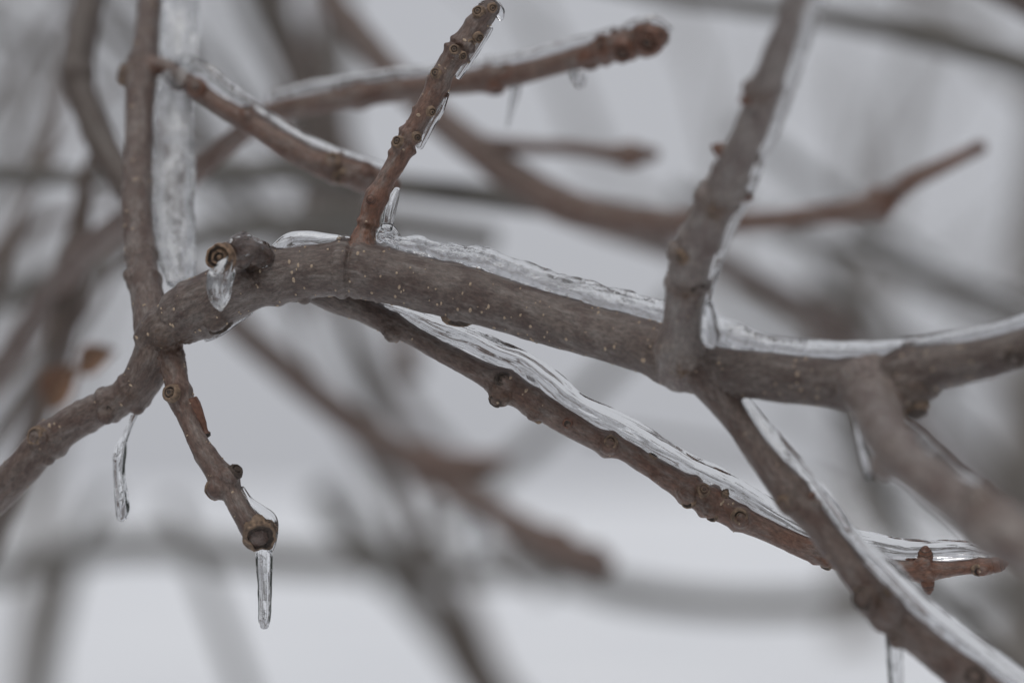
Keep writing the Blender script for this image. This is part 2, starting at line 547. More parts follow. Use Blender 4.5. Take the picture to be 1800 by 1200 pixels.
# ------------------------------------------------------------------ the iced branch in focus: paths
# rows: photo px, py, apparent radius px, metres behind the focal plane
TREE = {
    'bough': [(255, 610, 30, .018), (285, 580, 40, .016), (330, 552, 52, .013), (385, 522, 53, .009), (440, 498, 48, .006), (500, 484, 48, .004),
              (560, 475, 48, .002), (620, 474, 49, .001), (700, 489, 49, 0), (770, 504, 49, -.002), (833, 520, 50, -.004), (933, 551, 47, -.008),
              (1033, 580, 46, -.014), (1133, 608, 49, -.022), (1200, 636, 52, -.028), (1267, 652, 46, -.034), (1333, 658, 44, -.040), (1433, 670, 44, -.048),
              (1533, 673, 46, -.055), (1600, 656, 45, -.060), (1667, 641, 40, -.065), (1733, 628, 37, -.069), (1800, 611, 36, -.073), (1920, 575, 36, -.08), (2150, 500, 36, -.09)],
    'stem': [(290, -420, 18, 0.2310), (278, -160, 19, 0.1560), (264, 0, 21, 0.1185), (256, 80, 23, 0.1035), (250, 125, 26, 0.0960), (247, 170, 26, 0.0885), (243, 270, 25, 0.0735), (240, 360, 27, 0.0585),
             (243, 410, 27, 0.0510), (249, 455, 28, 0.0420), (256, 505, 29, 0.0330), (266, 560, 33, 0.0225), (274, 605, 36, 0.0180), (262, 645, 36, 0.0180), (238, 683, 34, 0.0200),
             (205, 705, 32, 0.0220), (165, 724, 30, 0.0250), (120, 750, 30, 0.0280), (75, 785, 32, 0.0310), (30, 832, 32, 0.0340), (-40, 900, 33, 0.0400), (-260, 1100, 35, 0.0600)],
    'hanging': [(290, 590, 27, .017), (304, 640, 24, .014), (313, 680, 21, .010), (320, 706, 22, .008), (333, 742, 17, .005), (350, 780, 18, .002), (372, 815, 21, 0),
                (394, 846, 24, -.002), (410, 872, 19, -.004), (427, 902, 20, -.006), (446, 928, 25, -.006), (455, 940, 26, -.007)],
    'thin': [(626, 462, 30, .002), (636, 430, 25, .002), (642, 408, 20, .002), (648, 388, 18, .002), (656, 362, 20, .002), (672, 328, 17, .002), (696, 287, 18, .001), (715, 248, 20, .001),
             (737, 210, 19, 0), (756, 176, 20, 0), (781, 125, 19, 0), (806, 90, 22, 0), (828, 58, 20, 0), (850, 30, 20, 0), (862, 14, 17, 0)],
    'slanted': [(1600, -420, 15.4, -.24), (1480, -180, 18.7, -.18), (1402, -5, 22.0, -.145), (1380, 60, 25.3, -.13), (1355, 130, 27.5, -.117), (1330, 200, 29.7, -.103), (1305, 262, 30.8, -.09), (1275, 325, 34.1, -.078),
                (1240, 398, 36.3, -.066), (1216, 450, 37.4, -.058), (1208, 500, 37.4, -.05), (1200, 555, 34.1, -.043), (1196, 610, 42, -.038), (1202, 640, 52, -.03)],
    'lower': [(555, 498, 36, .014), (600, 524, 31, .013), (640, 543, 24, .012), (690, 570, 21, .01), (735, 594, 19, .009), (770, 614, 19, .008), (840, 651, 21, .006), (890, 678, 27, .005), (935, 704, 25, .004),
              (985, 735, 23, .003), (1040, 766, 21, .002), (1070, 780, 23, .002), (1100, 792, 20, .002), (1150, 822, 21, .002), (1200, 853, 25, .002), (1250, 882, 27, .002), (1300, 910, 23, .002), (1360, 936, 20, .002),
              (1430, 968, 21, .002), (1500, 990, 18, .002), (1570, 1000, 19, .002), (1620, 1001, 21, .002), (1660, 1000, 15, .002), (1710, 995, 13, .002), (1735, 994, 16, .002), (1758, 990, 9, .002)],
    'descend': [(1232, 640, 46, -.033), (1260, 688, 33, -.036), (1300, 745, 25, -.04), (1345, 808, 27, -.045), (1392, 868, 31, -.05), (1440, 925, 27, -.054), (1485, 980, 27, -.058), (1525, 1035, 28, -.062),
                (1548, 1066, 33, -.064), (1600, 1110, 30, -.067), (1665, 1162, 31, -.07), (1740, 1220, 32, -.074), (1900, 1340, 32, -.08), (2100, 1500, 33, -.09)],
    'near': [(1515, 660, 54, -.055), (1536, 702, 48, -.062), (1555, 755, 41, -.085), (1590, 806, 40, -.11), (1640, 846, 39, -.128), (1700, 893, 41, -.14), (1748, 925, 48, -.15), (1840, 985, 44, -.16), (2050, 1120, 44, -.18)],
    'arching': [(255, 120, 22, 0.0960), (285, 118, 16, 0.0930), (315, 132, 14, 0.0900), (345, 156, 15, 0.0870), (395, 190, 18, 0.0840), (450, 222, 20, 0.0810), (500, 255, 22, 0.0780), (555, 284, 24, 0.0750), (610, 302, 25, 0.0735), (660, 318, 23, 0.0735), (690, 326, 19, 0.0735)],
    'stub': [(480, 476, 17, .004), (468, 460, 18, .001), (450, 449, 20, -.003), (428, 446, 22, -.009), (405, 449, 21, -.014), (388, 453, 21, -.018)],
}
TREE_PATHS = {k: Path(v, 4.0) for k, v in TREE.items()}
TREE_RINGS = {
    'bough': [(598, 474, 4, 8), (610, 474, 3, 3.5), (617, 474, -4, 3.5), (630, 476, 1.5, 6), (666, 484, -2.2, 3), (672, 485, 2, 3.5), (345, 545, 3, 8), (300, 568, -4, 8), (480, 486, 4, 14), (1610, 655, 5, 22), (1500, 672, 3, 20)],
    'stem': [(248, 450, 2.5, 8), (254, 495, 3, 7), (238, 690, 3, 7), (215, 700, -2, 5), (190, 712, 3, 6), (180, 718, -2, 4), (90, 772, 4, 12), (252, 115, 3, 20), (150, 732, 1.5, 5)],
    'hanging': [(315, 690, 3, 12), (326, 724, -1, 6), (394, 846, 4, 14), (360, 798, 1, 6)],
    'thin': [(646, 392, 3, 5), (644, 402, -2, 4), (708, 258, 4, 6), (715, 247, -2, 4), (720, 238, 3, 5), (803, 95, 4, 6), (808, 86, -3, 3), (814, 77, 3, 5), (769, 147, 2, 10), (664, 345, 3, 12), (838, 45, 2, 8)],
    'slanted': [(1207, 495, 4, 5), (1208, 484, -4, 5), (1265, 345, 5, 9), (1285, 305, 3, 10), (1345, 150, 3, 14), (1195, 610, 4, 9), (1230, 420, 3, 12)],
    'lower': [(690, 572, 2.5, 10), (885, 676, 4, 18), (935, 704, 3, 12), (1070, 780, 3, 10), (1210, 858, 4, 10), (1245, 880, 4, 9), (1300, 908, 3, 8), (1440, 970, 2, 6), (1625, 1000, 3, 12), (1722, 995, 3, 5)],
    'descend': [(1392, 868, 3, 16), (1535, 1048, 4, 8), (1560, 1078, 3, 14), (1700, 1190, 3, 20)],
    'near': [(1545, 830, 4, 24), (1750, 925, 6, 26)],
    'arching': [(345, 156, 3, 10), (440, 218, 2, 12), (590, 296, 3, 8), (640, 312, 2, 10)],
    'stub': [(400, 448, 2, 6)],
}
for k, a in TREE_RINGS.items():
    add_rings(TREE_PATHS[k], a)
YOUNG = {'bough': (0.05, 0.0), 'stem': (0.10, 0.15), 'hanging': (0.35, 0.2), 'thin': (1.0, 0.15), 'slanted': (0.1, 0.0), 'lower': (0.0, 0.9), 'descend': (0.1, 0.3), 'near': (0.1, 0.1), 'arching': (0.5, 0.45), 'stub': (0.2, 0.2)}
# corky collars and scars: path, px, py, radius px, strength
NODES = [('bough', 300, 590, 30, .9), ('bough', 330, 600, 26, .9), ('bough', 398, 563, 18, .8), ('bough', 460, 478, 20, .8), ('bough', 617, 450, 12, .5), ('bough', 614, 490, 12, .45), ('bough', 1612, 690, 34, 1), ('bough', 1200, 625, 36, .9),
         ('stem', 235, 690, 16, .5), ('stem', 205, 712, 16, .4), ('stem', 80, 770, 22, .5), ('stem', 205, 130, 22, 1), ('hanging', 300, 660, 18, .5), ('hanging', 308, 700, 14, .5), ('hanging', 385, 870, 16, .4),
         ('thin', 712, 248, 18, .5), ('thin', 808, 86, 18, .5), ('thin', 645, 400, 14, .6), ('slanted', 1262, 345, 30, .9), ('slanted', 1205, 490, 24, .8), ('slanted', 1340, 150, 22, .8), ('slanted', 1200, 430, 24, .7), ('slanted', 1195, 618, 26, 1),
         ('lower', 690, 592, 18, .7), ('lower', 882, 700, 26, .8), ('lower', 938, 730, 16, .7), ('lower', 1072, 780, 16, .5), ('lower', 1230, 870, 20, .7), ('lower', 1300, 908, 16, .6), ('lower', 1245, 890, 16, .5),
         ('descend', 1390, 885, 22, .5), ('descend', 1535, 1055, 30, .9), ('descend', 1570, 1120, 24, .6), ('near', 1540, 830, 26, .5), ('near', 1750, 900, 30, .6), ('arching', 345, 160, 20, .5), ('arching', 600, 300, 20, .6)]

# union of all the tubes, one skin
UV, UF, UID, UCO = [], [], [], []
keys = list(TREE_PATHS)
for bi, k in enumerate(keys):
    p = TREE_PATHS[k]
    seed = bi * 11.3

    def wob(s, ca, sa, r, seed=seed):
        return 1 + 0.05 * noise.noise(Vector((s * 60 + seed, ca * 0.9, sa * 0.9))) + 0.035 * noise.noise(Vector((s * 170 + seed, ca * 1.8, sa * 1.8)))
    v, f, c = tube_arrays(p, 40, wob, round_end=(k != 'stub'))
    b0 = len(UV)
    UV += v
    UF += [tuple(b0 + i for i in ff) for ff in f]
    UID += [bi] * len(v)
BLOBS = [('lower', 690, 590, 15), ('lower', 878, 698, 19), ('lower', 893, 672, 15), ('lower', 938, 728, 15), ('lower', 1070, 782, 15), ('lower', 1205, 870, 16), ('lower', 1245, 897, 13), ('lower', 1235, 860, 14), ('lower', 1300, 912, 14), ('lower', 1448, 988, 10),
         ('lower', 1620, 985, 13), ('lower', 1630, 1015, 11), ('lower', 1725, 1000, 11), ('lower', 1150, 838, 9), ('lower', 1000, 750, 8),
         ('bough', 437, 496, 27, .15), ('bough', 395, 560, 20), ('bough', 805, 556, 14), ('bough', 1605, 690, 34), ('bough', 1640, 690, 14), ('bough', 535, 526, 12), ('bough', 300, 585, 22), ('bough', 1545, 700, 22), ('bough', 1790, 628, 16),
         ('hanging', 311, 698, 15), ('hanging', 413, 840, 15), ('hanging', 382, 866, 17), ('hanging', 345, 712, 12),
         ('thin', 703, 252, 10), ('thin', 731, 245, 9), ('thin', 800, 95, 10), ('thin', 826, 80, 9), ('thin', 768, 133, 10), ('thin', 757, 198, 9), ('thin', 656, 352, 10), ('thin', 840, 68, 9), ('thin', 845, 26, 11), ('thin', 867, 14, 10), ('thin', 686, 268, 7), ('thin', 728, 188, 6),
         ('slanted', 1264, 262, 14), ('slanted', 1238, 330, 17), ('slanted', 1314, 152, 17), ('slanted', 1308, 345, 16), ('slanted', 1192, 430, 18), ('slanted', 1332, 280, 12), ('slanted', 1172, 600, 14), ('slanted', 1222, 625, 18),
         ('descend', 1388, 895, 18), ('descend', 1525, 1058, 22), ('descend', 1570, 1080, 22), ('descend', 1575, 1128, 14), ('descend', 1715, 1195, 16), ('descend', 1440, 890, 12),
         ('near', 1535, 835, 22), ('near', 1745, 890, 28), ('near', 1690, 905, 14),
         ('stem', 212, 128, 19), ('stem', 228, 490, 12), ('stem', 200, 730, 13), ('stem', 78, 765, 18), ('stem', 92, 805, 12), ('stem', 245, 720, 12), ('stem', 222, 300, 7),
         ('arching', 350, 152, 14), ('arching', 440, 205, 10), ('arching', 590, 290, 14), ('arching', 610, 315, 12), ('arching', 645, 305, 12)]
for (k, px, py, r, *sk) in BLOBS:                    # swellings under buds and scars grow out of the same skin
    c, nrm, t = TREE_PATHS[k].surface(px, py)
    rm = 1.18 * r * (FOCUS + TREE_PATHS[k].depth(px, py)) / FPX
    c = c - nrm * rm * (sk[0] if sk else 0.34)
    b0 = len(UV)
    a_ = nrm.orthogonal().normalized(); e_ = nrm.cross(a_)
    UV.append(c + nrm * rm)
    for i in range(1, 8):
        th = math.pi * i / 8
        for q in range(14):
            w = 2 * math.pi * q / 14
            UV.append(c + (nrm * math.cos(th) + a_ * (math.sin(th) * math.cos(w)) + e_ * (math.sin(th) * math.sin(w))) * rm + t * 0)
    UV.append(c - nrm * rm)
    for q in range(14):
        q2 = (q + 1) % 14
        UF.append((b0, b0 + 1 + q, b0 + 1 + q2))
        for i in range(6):
            UF.append((b0 + 1 + i * 14 + q, b0 + 1 + (i + 1) * 14 + q, b0 + 1 + (i + 1) * 14 + q2, b0 + 1 + i * 14 + q2))
        UF.append((b0 + 99, b0 + 1 + 84 + q2, b0 + 1 + 84 + q))
    UID += [keys.index(k)] * (len(UV) - b0)
me = bpy.data.meshes.new('union')
me.from_pydata([tuple(v) for v in UV], [], UF)
tmp = bpy.data.objects.new('union', me)
COL.objects.link(tmp)
md = tmp.modifiers.new('r', 'REMESH'); md.mode = 'VOXEL'; md.voxel_size = 0.00042; md.adaptivity = 0
ms = tmp.modifiers.new('s', 'SMOOTH'); ms.iterations = 9; ms.factor = 0.5
dg = bpy.context.evaluated_depsgraph_get()
skin = bpy.data.meshes.new_from_object(tmp.evaluated_get(dg))
bpy.data.objects.remove(tmp)
nv = len(skin.vertices)
SV = np.empty(nv * 3, np.float32); skin.vertices.foreach_get('co', SV); SV = SV.reshape(-1, 3).astype(float)
SN = np.empty(nv * 3, np.float32); skin.vertices.foreach_get('normal', SN); SN = SN.reshape(-1, 3).astype(float)
kd = KDTree(len(UV))
for i, v in enumerate(UV):
    kd.insert(v, i)
kd.balance()
vid = np.array([UID[kd.find(Vector(p))[1]] for p in SV])
# corky weight
node_w = np.zeros(nv)
wrinkle = np.zeros(nv)
for (k, px, py, r, st) in NODES:
    c, nr_, t_ = TREE_PATHS[k].surface(px, py)
    rm = r * (FOCUS + TREE_PATHS[k].depth(px, py)) / FPX
    d2 = ((SV - np.array(c)) ** 2).sum(1)
    wgt = st * np.exp(-d2 / (rm * rm))
    node_w = np.maximum(node_w, wgt)
    wrinkle += np.exp(-d2 / (rm * rm * 2.2)) * np.sin(np.sqrt(d2) * 2 * math.pi / 0.0017 + 5 * st)
# relief
disp = np.array([0.00022 * noise.noise(Vector(p) * 130) + 0.00010 * noise.noise(Vector(p) * 420) for p in SV])
rough = np.array([noise.noise(Vector(p) * 900) for p in SV])
disp += node_w * 0.00055 * rough + 0.00004 * rough + 0.00010 * np.clip(wrinkle, -1, 1)
SV = SV + SN * disp[:, None]
skin.vertices.foreach_set('co', SV.astype(np.float32).ravel())
skin.update()
skin.vertices.foreach_get('normal', SNf := np.empty(nv * 3, np.float32)); SN = SNf.reshape(-1, 3)
npoly = len(skin.polygons)
loops = np.empty(len(skin.loops), np.int64); skin.loops.foreach_get('vertex_index', loops)
starts = np.empty(npoly, np.int64); skin.polygons.foreach_get('loop_start', starts)
quads = loops.reshape(-1, 4) if len(loops) == npoly * 4 else None
face_id = vid[quads[:, 0]]

tree_root = thing('tree_branch', P(272, 600, .018), 'ice glazed grey-brown tree branch in sharp focus, with forks, twigs and pale speckles', 'branch')
PART_NAME = {'bough': 'bough', 'stem': 'upright_stem', 'hanging': 'twig', 'thin': 'twig', 'slanted': 'side_stem', 'lower': 'side_branch', 'descend': 'side_branch', 'near': 'side_branch', 'arching': 'twig', 'stub': 'broken_stub'}
PART_LABEL = {'hanging': 'short twig hanging down to a round cut end with an icicle', 'thin': 'thin upright red-brown twig with ringed buds', 'slanted': 'thick slanted stem blurred in front of the bough',
              'near': 'thick blurred branch closest to the viewer', 'arching': 'red-brown twig sloping down from the icy stem', 'lower': 'long branch under the bough with a reddish young tip',
              'descend': 'branch dropping steeply from the bough under streaked ice', 'stub': 'short broken stub with ringed end'}
PARTS = {}
org = parent_origin(tree_root)
for bi, k in enumerate(keys):
    fs = quads[face_id == bi]
    if len(fs) == 0:
        continue
    used, inv = np.unique(fs, return_inverse=True)
    inv = inv.reshape(fs.shape)
    vv = SV[used]
    p = TREE_PATHS[k]
    pk = KDTree(len(p.pts))
    for i, q in enumerate(p.pts):
        pk.insert(q, i)
    pk.balance()
    co = np.empty((len(used), 3)); yg = np.empty(len(used))
    y0, y1 = YOUNG[k]
    for j, q in enumerate(vv):
        q = Vector(q)
        i = pk.find(q)[1]
        dlt = q - p.pts[i]
        co[j] = (p.len[i] + dlt.dot(p.tan[i]) + bi * 0.7, dlt.dot(p.u[i]), dlt.dot(p.v[i]))
        yg[j] = y0 + (y1 - y0) * i / (len(p.pts) - 1)
    me = bpy.data.meshes.new(PART_NAME[k])
    me.from_pydata((vv - np.array(org)).tolist(), [], inv.tolist())
    me.polygons.foreach_set('use_smooth', [True] * len(me.polygons))
    set_attr(me, 'bark_co', co, 'VEC'); set_attr(me, 'young', yg); set_attr(me, 'node', node_w[used])
    me.materials.append(M_BARK_PALE if k in ('slanted', 'near') else M_BARK)
    me.normals_split_custom_set_from_vertices(SN[used].tolist())
    o = bpy.data.objects.new(PART_NAME[k], me)
    COL.objects.link(o)
    o.parent = tree_root
    if k in PART_LABEL:
        o['label'] = PART_LABEL[k]
    PARTS[k] = o
bpy.data.meshes.remove(skin)

# pale lenticels, raised dots on the bark
DOTS = {'bough': 480, 'stem': 150, 'hanging': 26, 'thin': 30, 'lower': 60, 'descend': 30, 'slanted': 30}
for k, n in DOTS.items():
    o = PARTS[k]
    me = o.data
    npv = len(me.polygons)
    V, F = [], []
    for _ in range(n):
        poly = me.polygons[random.randrange(npv)]
        nrm = me.vertices[poly.vertices[0]].normal
        c = org + me.vertices[poly.vertices[0]].co
        p = TREE_PATHS[k]
        t = p.tan[min(range(0, len(p.pts), 6), key=lambda i: (p.pts[i] - c).length_squared)]
        a = (t - nrm * t.dot(nrm)).normalized(); b = nrm.cross(a)
        r = random.choice([0.22, 0.28, 0.36, 0.46, 0.56]) * 0.001
        ra, rb = (r * random.uniform(0.75, 1.0), r * random.uniform(0.9, 1.7))
        h = 0.22 * 0.001
        b0 = len(V)
        for (f, hh) in ((1.0, -0.10 * 0.001), (0.75, h * 0.6), (0.35, h)):
            for q in range(7):
                w = 2 * math.pi * q / 7
                jj = 1 + random.uniform(-.15, .15)
                V.append(c + a * (math.cos(w) * ra * f * jj) + b * (math.sin(w) * rb * f * jj) + nrm * hh)
        V.append(c + nrm * h * 0.95)
        for ri in range(2):
            for q in range(7):
                q2 = (q + 1) % 7
                F.append((b0 + ri * 7 + q, b0 + ri * 7 + q2, b0 + (ri + 1) * 7 + q2, b0 + (ri + 1) * 7 + q))
        for q in range(7):
            F.append((b0 + 14 + q, b0 + 14 + (q + 1) % 7, b0 + 21))
    tag(link_mesh('lenticel_speckle', V, F, M_LENT, o), kind='stuff')


def knob(k, px, py, size, prof=RING_BUD, mat=None, name='bud', axis=None, sink=0.0, stretch=1.0, lift=0.0, nseg=20):
    p = TREE_PATHS[k]
    pos, nrm, t = p.surface(px, py)
    sz = size * (FOCUS + p.depth(px, py)) / FPX
    up = 0.0                                    # sit on the swelling under it, if there is one
    for (bk, bx, by, br, *sk) in BLOBS:
        R = 1.18 * br
        dd = math.hypot(px - bx, py - by)
        if bk == k and dd < R * .9:
            up = max(up, (math.sqrt(R * R - dd * dd) - (sk[0] if sk else .34) * R) * .8 * sz / size)
    pos = pos + nrm * (up * (1.0 if nrm.dot(-FWD) > .45 else .45))
    ax = nrm if axis is None else cam_dir(*axis)
    return lathe(name, pos - nrm * sz * sink + ax * sz * lift, ax, sz, prof, mat or M_BUD, PARTS[k], nseg=nseg, stretch=stretch, across=t)


# buds and scars (px, py, radius px)
for (px, py, s) in [(768, 132, 9), (843, 24, 10), (840, 66, 9), (757, 197, 8), (702, 250, 9), (826, 78, 6), (799, 92, 8), (868, 12, 8), (733, 240, 8), (815, 100, 7)]:
    knob('thin', px, py, s, RING_BUD, sink=0.1)
for (px, py, s) in [(655, 352, 9), (793, 170, 6)]:
    knob('thin', px, py, s, OVAL_BUD, M_BUD_RED, sink=0.4)
knob('hanging', 309, 699, 14, RING_BUD, sink=0.1)
knob('hanging', 416, 836, 12, RING_BUD, M_CORK)
knob('hanging', 379, 868, 15, SCAR, sink=0.1, axis=(-.6, -.6, .5))
knob('hanging', 352, 710, 12, [(1.0, -1.2, 0), (1.1, -.3, 0), (1.05, .8, 0), (.95, 1.8, 0), (.8, 2.8, 0), (.55, 3.6, 0), (.5, 4.1, 0), (.7, 4.5, 0), (.55, 4.9, 1), (.2, 5.0, 1)], M_BUD_RED, 'bud', axis=(.42, -.9, .15), sink=.4, nseg=16)
tip = TREE_PATHS['hanging']
lathe('cut_end', P(457, 944, -.010), cam_dir(.14, -.5, .86), 27 * FOCUS / FPX, CUT_DARK, M_BUD, PARTS['hanging'], 36, 0.2)
st = TREE_PATHS['stub']
lathe('cut_end', P(384, 453, -.020), cam_dir(-.38, -.08, .92), 24 * .78 / FPX, CUT_RING, M_CUT, PARTS['stub'], 36, 0.10)
knob('bough', 805, 566, 15, SCAR, None, 'scar', axis=(-.1, -.9, .5), sink=.25, stretch=1.7)
knob('bough', 398, 572, 15, SCAR, M_CORK, 'scar', axis=(.3, -.8, .6), sink=.5, stretch=1.5)
knob('bough', 535, 532, 14, SCAR, M_CORK, 'scar', axis=(.1, -.95, .3), sink=.6, stretch=2.0)
knob('bough', 1612, 700, 26, [(1.4, -.8, 0), (1.2, -.1, 0), (1.0, .4, 0), (.95, .7, 1), (.8, .75, 0), (.7, 1.1, 0), (.5, 1.2, 1), (.2, 1.25, 1)], None, 'dead_spur', axis=(.15, -.75, .6), sink=.3)
knob('bough', 1792, 625, 15, SCAR, M_CORK, 'scar', sink=.2)
knob('bough', 1166, 606, 9, SCAR, M_CORK, 'scar', sink=.4, stretch=.5)
knob('stem', 210, 128, 17, SCAR, None, 'scar', axis=(-.9, .1, .4), sink=-.1)
knob('stem', 78, 760, 15, SCAR, None, 'scar', sink=.3)
knob('stem', 205, 716, 8, SCAR, M_CORK, 'scar', sink=.3, stretch=.5)
for (px, py, s, pr, m) in [(1264, 262, 14, OVAL_BUD, M_BUD_RED), (1308, 345, 13, OVAL_BUD, M_BUD_RED), (1318, 160, 12, OVAL_BUD, M_BUD_RED), (1205, 428, 13, RING_BUD, M_BUD), (1330, 180, 10, RING_BUD, M_CORK),
                           (1228, 488, 12, SCAR, M_CORK), (1262, 352, 12, RING_BUD, M_BUD), (1180, 625, 12, SCAR, M_BUD)]:
    knob('slanted', px, py, s, pr, m, sink=.3)
for (px, py, s, pr, m) in [(684, 598, 12, SCAR, M_BUD), (878, 700, 12, SCAR, M_CORK), (886, 668, 12, RING_BUD, M_CORK), (938, 735, 12, SCAR, M_BUD), (1072, 776, 11, RING_BUD, M_BUD), (1235, 862, 11, RING_BUD, M_BUD),
                           (1210, 880, 11, SCAR, M_BUD), (1298, 906, 13, RING_BUD, M_BUD), (1274, 868, 9, OVAL_BUD, M_BUD), (1250, 905, 9, SCAR, M_BUD), (1450, 995, 9, SCAR, M_BUD), (1600, 978, 9, SCAR, M_BUD_RED),
                           (1718, 1000, 9, SCAR, M_BUD), (1150, 800, 8, SCAR, M_BUD), (1000, 745, 8, SCAR, M_BUD_RED)]:
    knob('lower', px, py, s, pr, m, sink=.2)
knob('lower', 1625, 978, 13, OVAL_BUD, M_BUD_RED, sink=-.1, axis=(0, .9, .5))
knob('lower', 1630, 1022, 11, OVAL_BUD, M_BUD_RED, sink=-.1, axis=(.1, -.95, .2))
knob('lower', 1752, 994, 13, OVAL_BUD, M_BUD_RED, sink=.6, axis=(.95, .15, .2))
for (px, py, s, pr, m) in [(1385, 890, 12, SCAR, M_BUD), (1522, 1060, 17, SCAR, M_CORK), (1552, 1058, 20, SCAR, M_BUD), (1572, 1130, 13, SCAR, M_BUD), (1715, 1190, 14, SCAR, M_CORK), (1430, 876, 8, OVAL_BUD, M_BUD_RED)]:
    knob('descend', px, py, s, pr, m, sink=.3)
for (px, py, s, pr, m) in [(1540, 825, 18, SCAR, M_CORK), (1742, 885, 24, SCAR, M_CORK)]:
    knob('near', px, py, s, pr, m, sink=.2)
for (px, py, s, pr, m) in [(350, 158, 14, SCAR, M_BUD_RED), (590, 285, 12, RING_BUD, M_BUD), (602, 312, 12, RING_BUD, M_BUD), (645, 300, 10, RING_BUD, M_BUD_RED), (440, 200, 10, SCAR, M_BUD_RED)]:
    knob('arching', px, py, s, pr, m, sink=.3)


# ------------------------------------------------------------------ ice
def ice(name, branch, pts, label, cat, mat=M_ICE, doff=0.0, squash=0.9, lump=0.16, flute=0.10, nseg=44, ends=True, step=2.5, group=None, parent=None, lf=90):
    """Ice swept along pts (px, py, half width px[, depth]); depth follows the branch it clings to."""
    ctrl = []
    for q in pts:
        d = (TREE_PATHS[branch].depth(q[0], q[1]) if branch else 0) if len(q) < 4 else q[3]
        ctrl.append((q[0], q[1], q[2], d + doff))
    p = Path(ctrl, step)
    sd = random.uniform(0, 90)

    def fn(s, ca, sa, r):
        return (1 + lump * noise.noise(Vector((s * lf + sd, ca * 0.8, sa * 0.8))) + lump * 0.5 * noise.noise(Vector((s * lf * 2.7 + sd, ca * 1.3, sa * 1.3)))
                + flute * noise.noise(Vector((s * 28 + sd, ca * 2.3, sa * 2.3))) + flute * 0.2 * noise.noise(Vector((s * 120 + sd, ca * 6, sa * 6))))
    v, f, c = tube_arrays(p, nseg, fn, round_start=ends, round_end=True, squash=squash)
    o = link_mesh(name, v, f, mat, parent, c, origin=None if parent else p.pts[0])
    if parent is None:
        tag(o, label, cat, group)
    return o


G1 = 'ice crusts frozen along the branches'
ice('ice_crust', 'bough', [(474, 452, 10), (492, 438, 14), (515, 424, 16), (545, 421, 15), (580, 424, 14), (612, 424, 11)],
    'bright clear ice cap on the bough between the broken stub and the thin upright twig', 'ice', M_ICE_STREAK, 0, 1.2, group=G1)
ice('ice_crust', 'bough', [(668, 417, 6.8), (700, 427, 12.4), (735, 433, 19.2), (760, 439, 16.9), (785, 445, 21.5), (812, 449, 16.9), (835, 453, 21.5), (860, 461, 21.5), (900, 476, 20.3), (950, 491, 22.6), (1000, 506, 20.3), (1060, 521, 22.6), (1120, 538, 21.5), (1185, 557, 22.6)],
    'long bumpy grey ice ridge on the bough from thin upright twig to thick slanted stem', 'ice', M_ICE_RIDGE, 0, 1.1, lump=.32, flute=.22, lf=120, group=G1)
ice('ice_crust', 'bough', [(1228, 588, 12), (1250, 582, 26), (1285, 590, 27), (1330, 602, 20), (1390, 612, 17), (1433, 615, 17), (1500, 617, 17), (1560, 612, 15), (1650, 597, 13), (1750, 578, 12), (1850, 548, 12), (2000, 500, 12)],
    'blurred whitish ice crust on the bough beyond the thick slanted stem', 'ice', M_ICE_RIDGE, 0, 1.1, group=G1)
ice('ice_crust', 'stem', [(325, -330, 28, 0.2010), (322, -100, 28, 0.1335), (317, 0, 32, 0.1050), (315, 60, 33, 0.0960), (315, 105, 31, 0.0900), (317, 132, 26, 0.0840), (320, 150, 16, 0.0810)],
    'grey ice slab beside the top of the upright stem, above the arching twig', 'ice', M_ICE_FROST, 0.005, 0.5, lump=.12, group=G1)
ice('ice_crust', 'stem', [(310, 112, 20), (307, 148, 29), (306, 190, 34), (305, 250, 36), (303, 330, 38), (306, 400, 37), (310, 450, 34), (318, 490, 28)],
    'wide white frosted ice slab between the upright stem and the broken stub', 'ice', M_ICE_FROST, 0.006, 0.5, lump=.10, flute=.12, group=G1)
ice('ice_crust', 'arching', [(325, 110, 14), (360, 128, 15), (400, 162, 16), (450, 198, 16), (500, 230, 16), (560, 262, 15), (620, 283, 14), (680, 300, 12)],
    'soft pale ice along the top of the arching red-brown twig', 'ice', M_ICE_STREAK, 0.0, 1.0, group=G1)
ice('ice_crust', 'lower', [(670, 533, 11.7), (717, 550, 14.5), (769, 575, 18.4), (822, 595, 19.4), (872, 619, 21.3), (917, 637, 21.3), (962, 669, 21.3), (1012, 708, 19.4), (1062, 735, 20.4), (1112, 759, 20.4), (1162, 789, 21.3), (1212, 819, 20.4), (1262, 842, 20.4), (1312, 869, 19.4), (1372, 905, 18.4), (1432, 935, 17.4), (1502, 949, 17.4), (1572, 963, 17.4), (1627, 967, 16.5), (1692, 965, 14.5), (1732, 972, 8.7)],
    'long clear streaked ice crust on top of the lower branch with the reddish tip', 'ice', M_ICE_STREAK, 0, 1.0, lump=.14, flute=.30, group=G1)
ice('ice_crust', 'descend', [(1300, 692, 8.5), (1327, 732, 14.4), (1364, 782, 17.0), (1417, 847, 18.7), (1454, 892, 18.7), (1502, 957, 19.6), (1557, 1005, 21.2), (1607, 1057, 21.2), (1667, 1107, 22.1), (1742, 1162, 22.9), (1902, 1277, 22.9), (2082, 1417, 22.9)],
    'streaked grey ice crust on the steep branch that leaves at the bottom corner', 'ice', M_ICE_STREAK, 0, 1.0, lump=.14, flute=.30, group=G1)
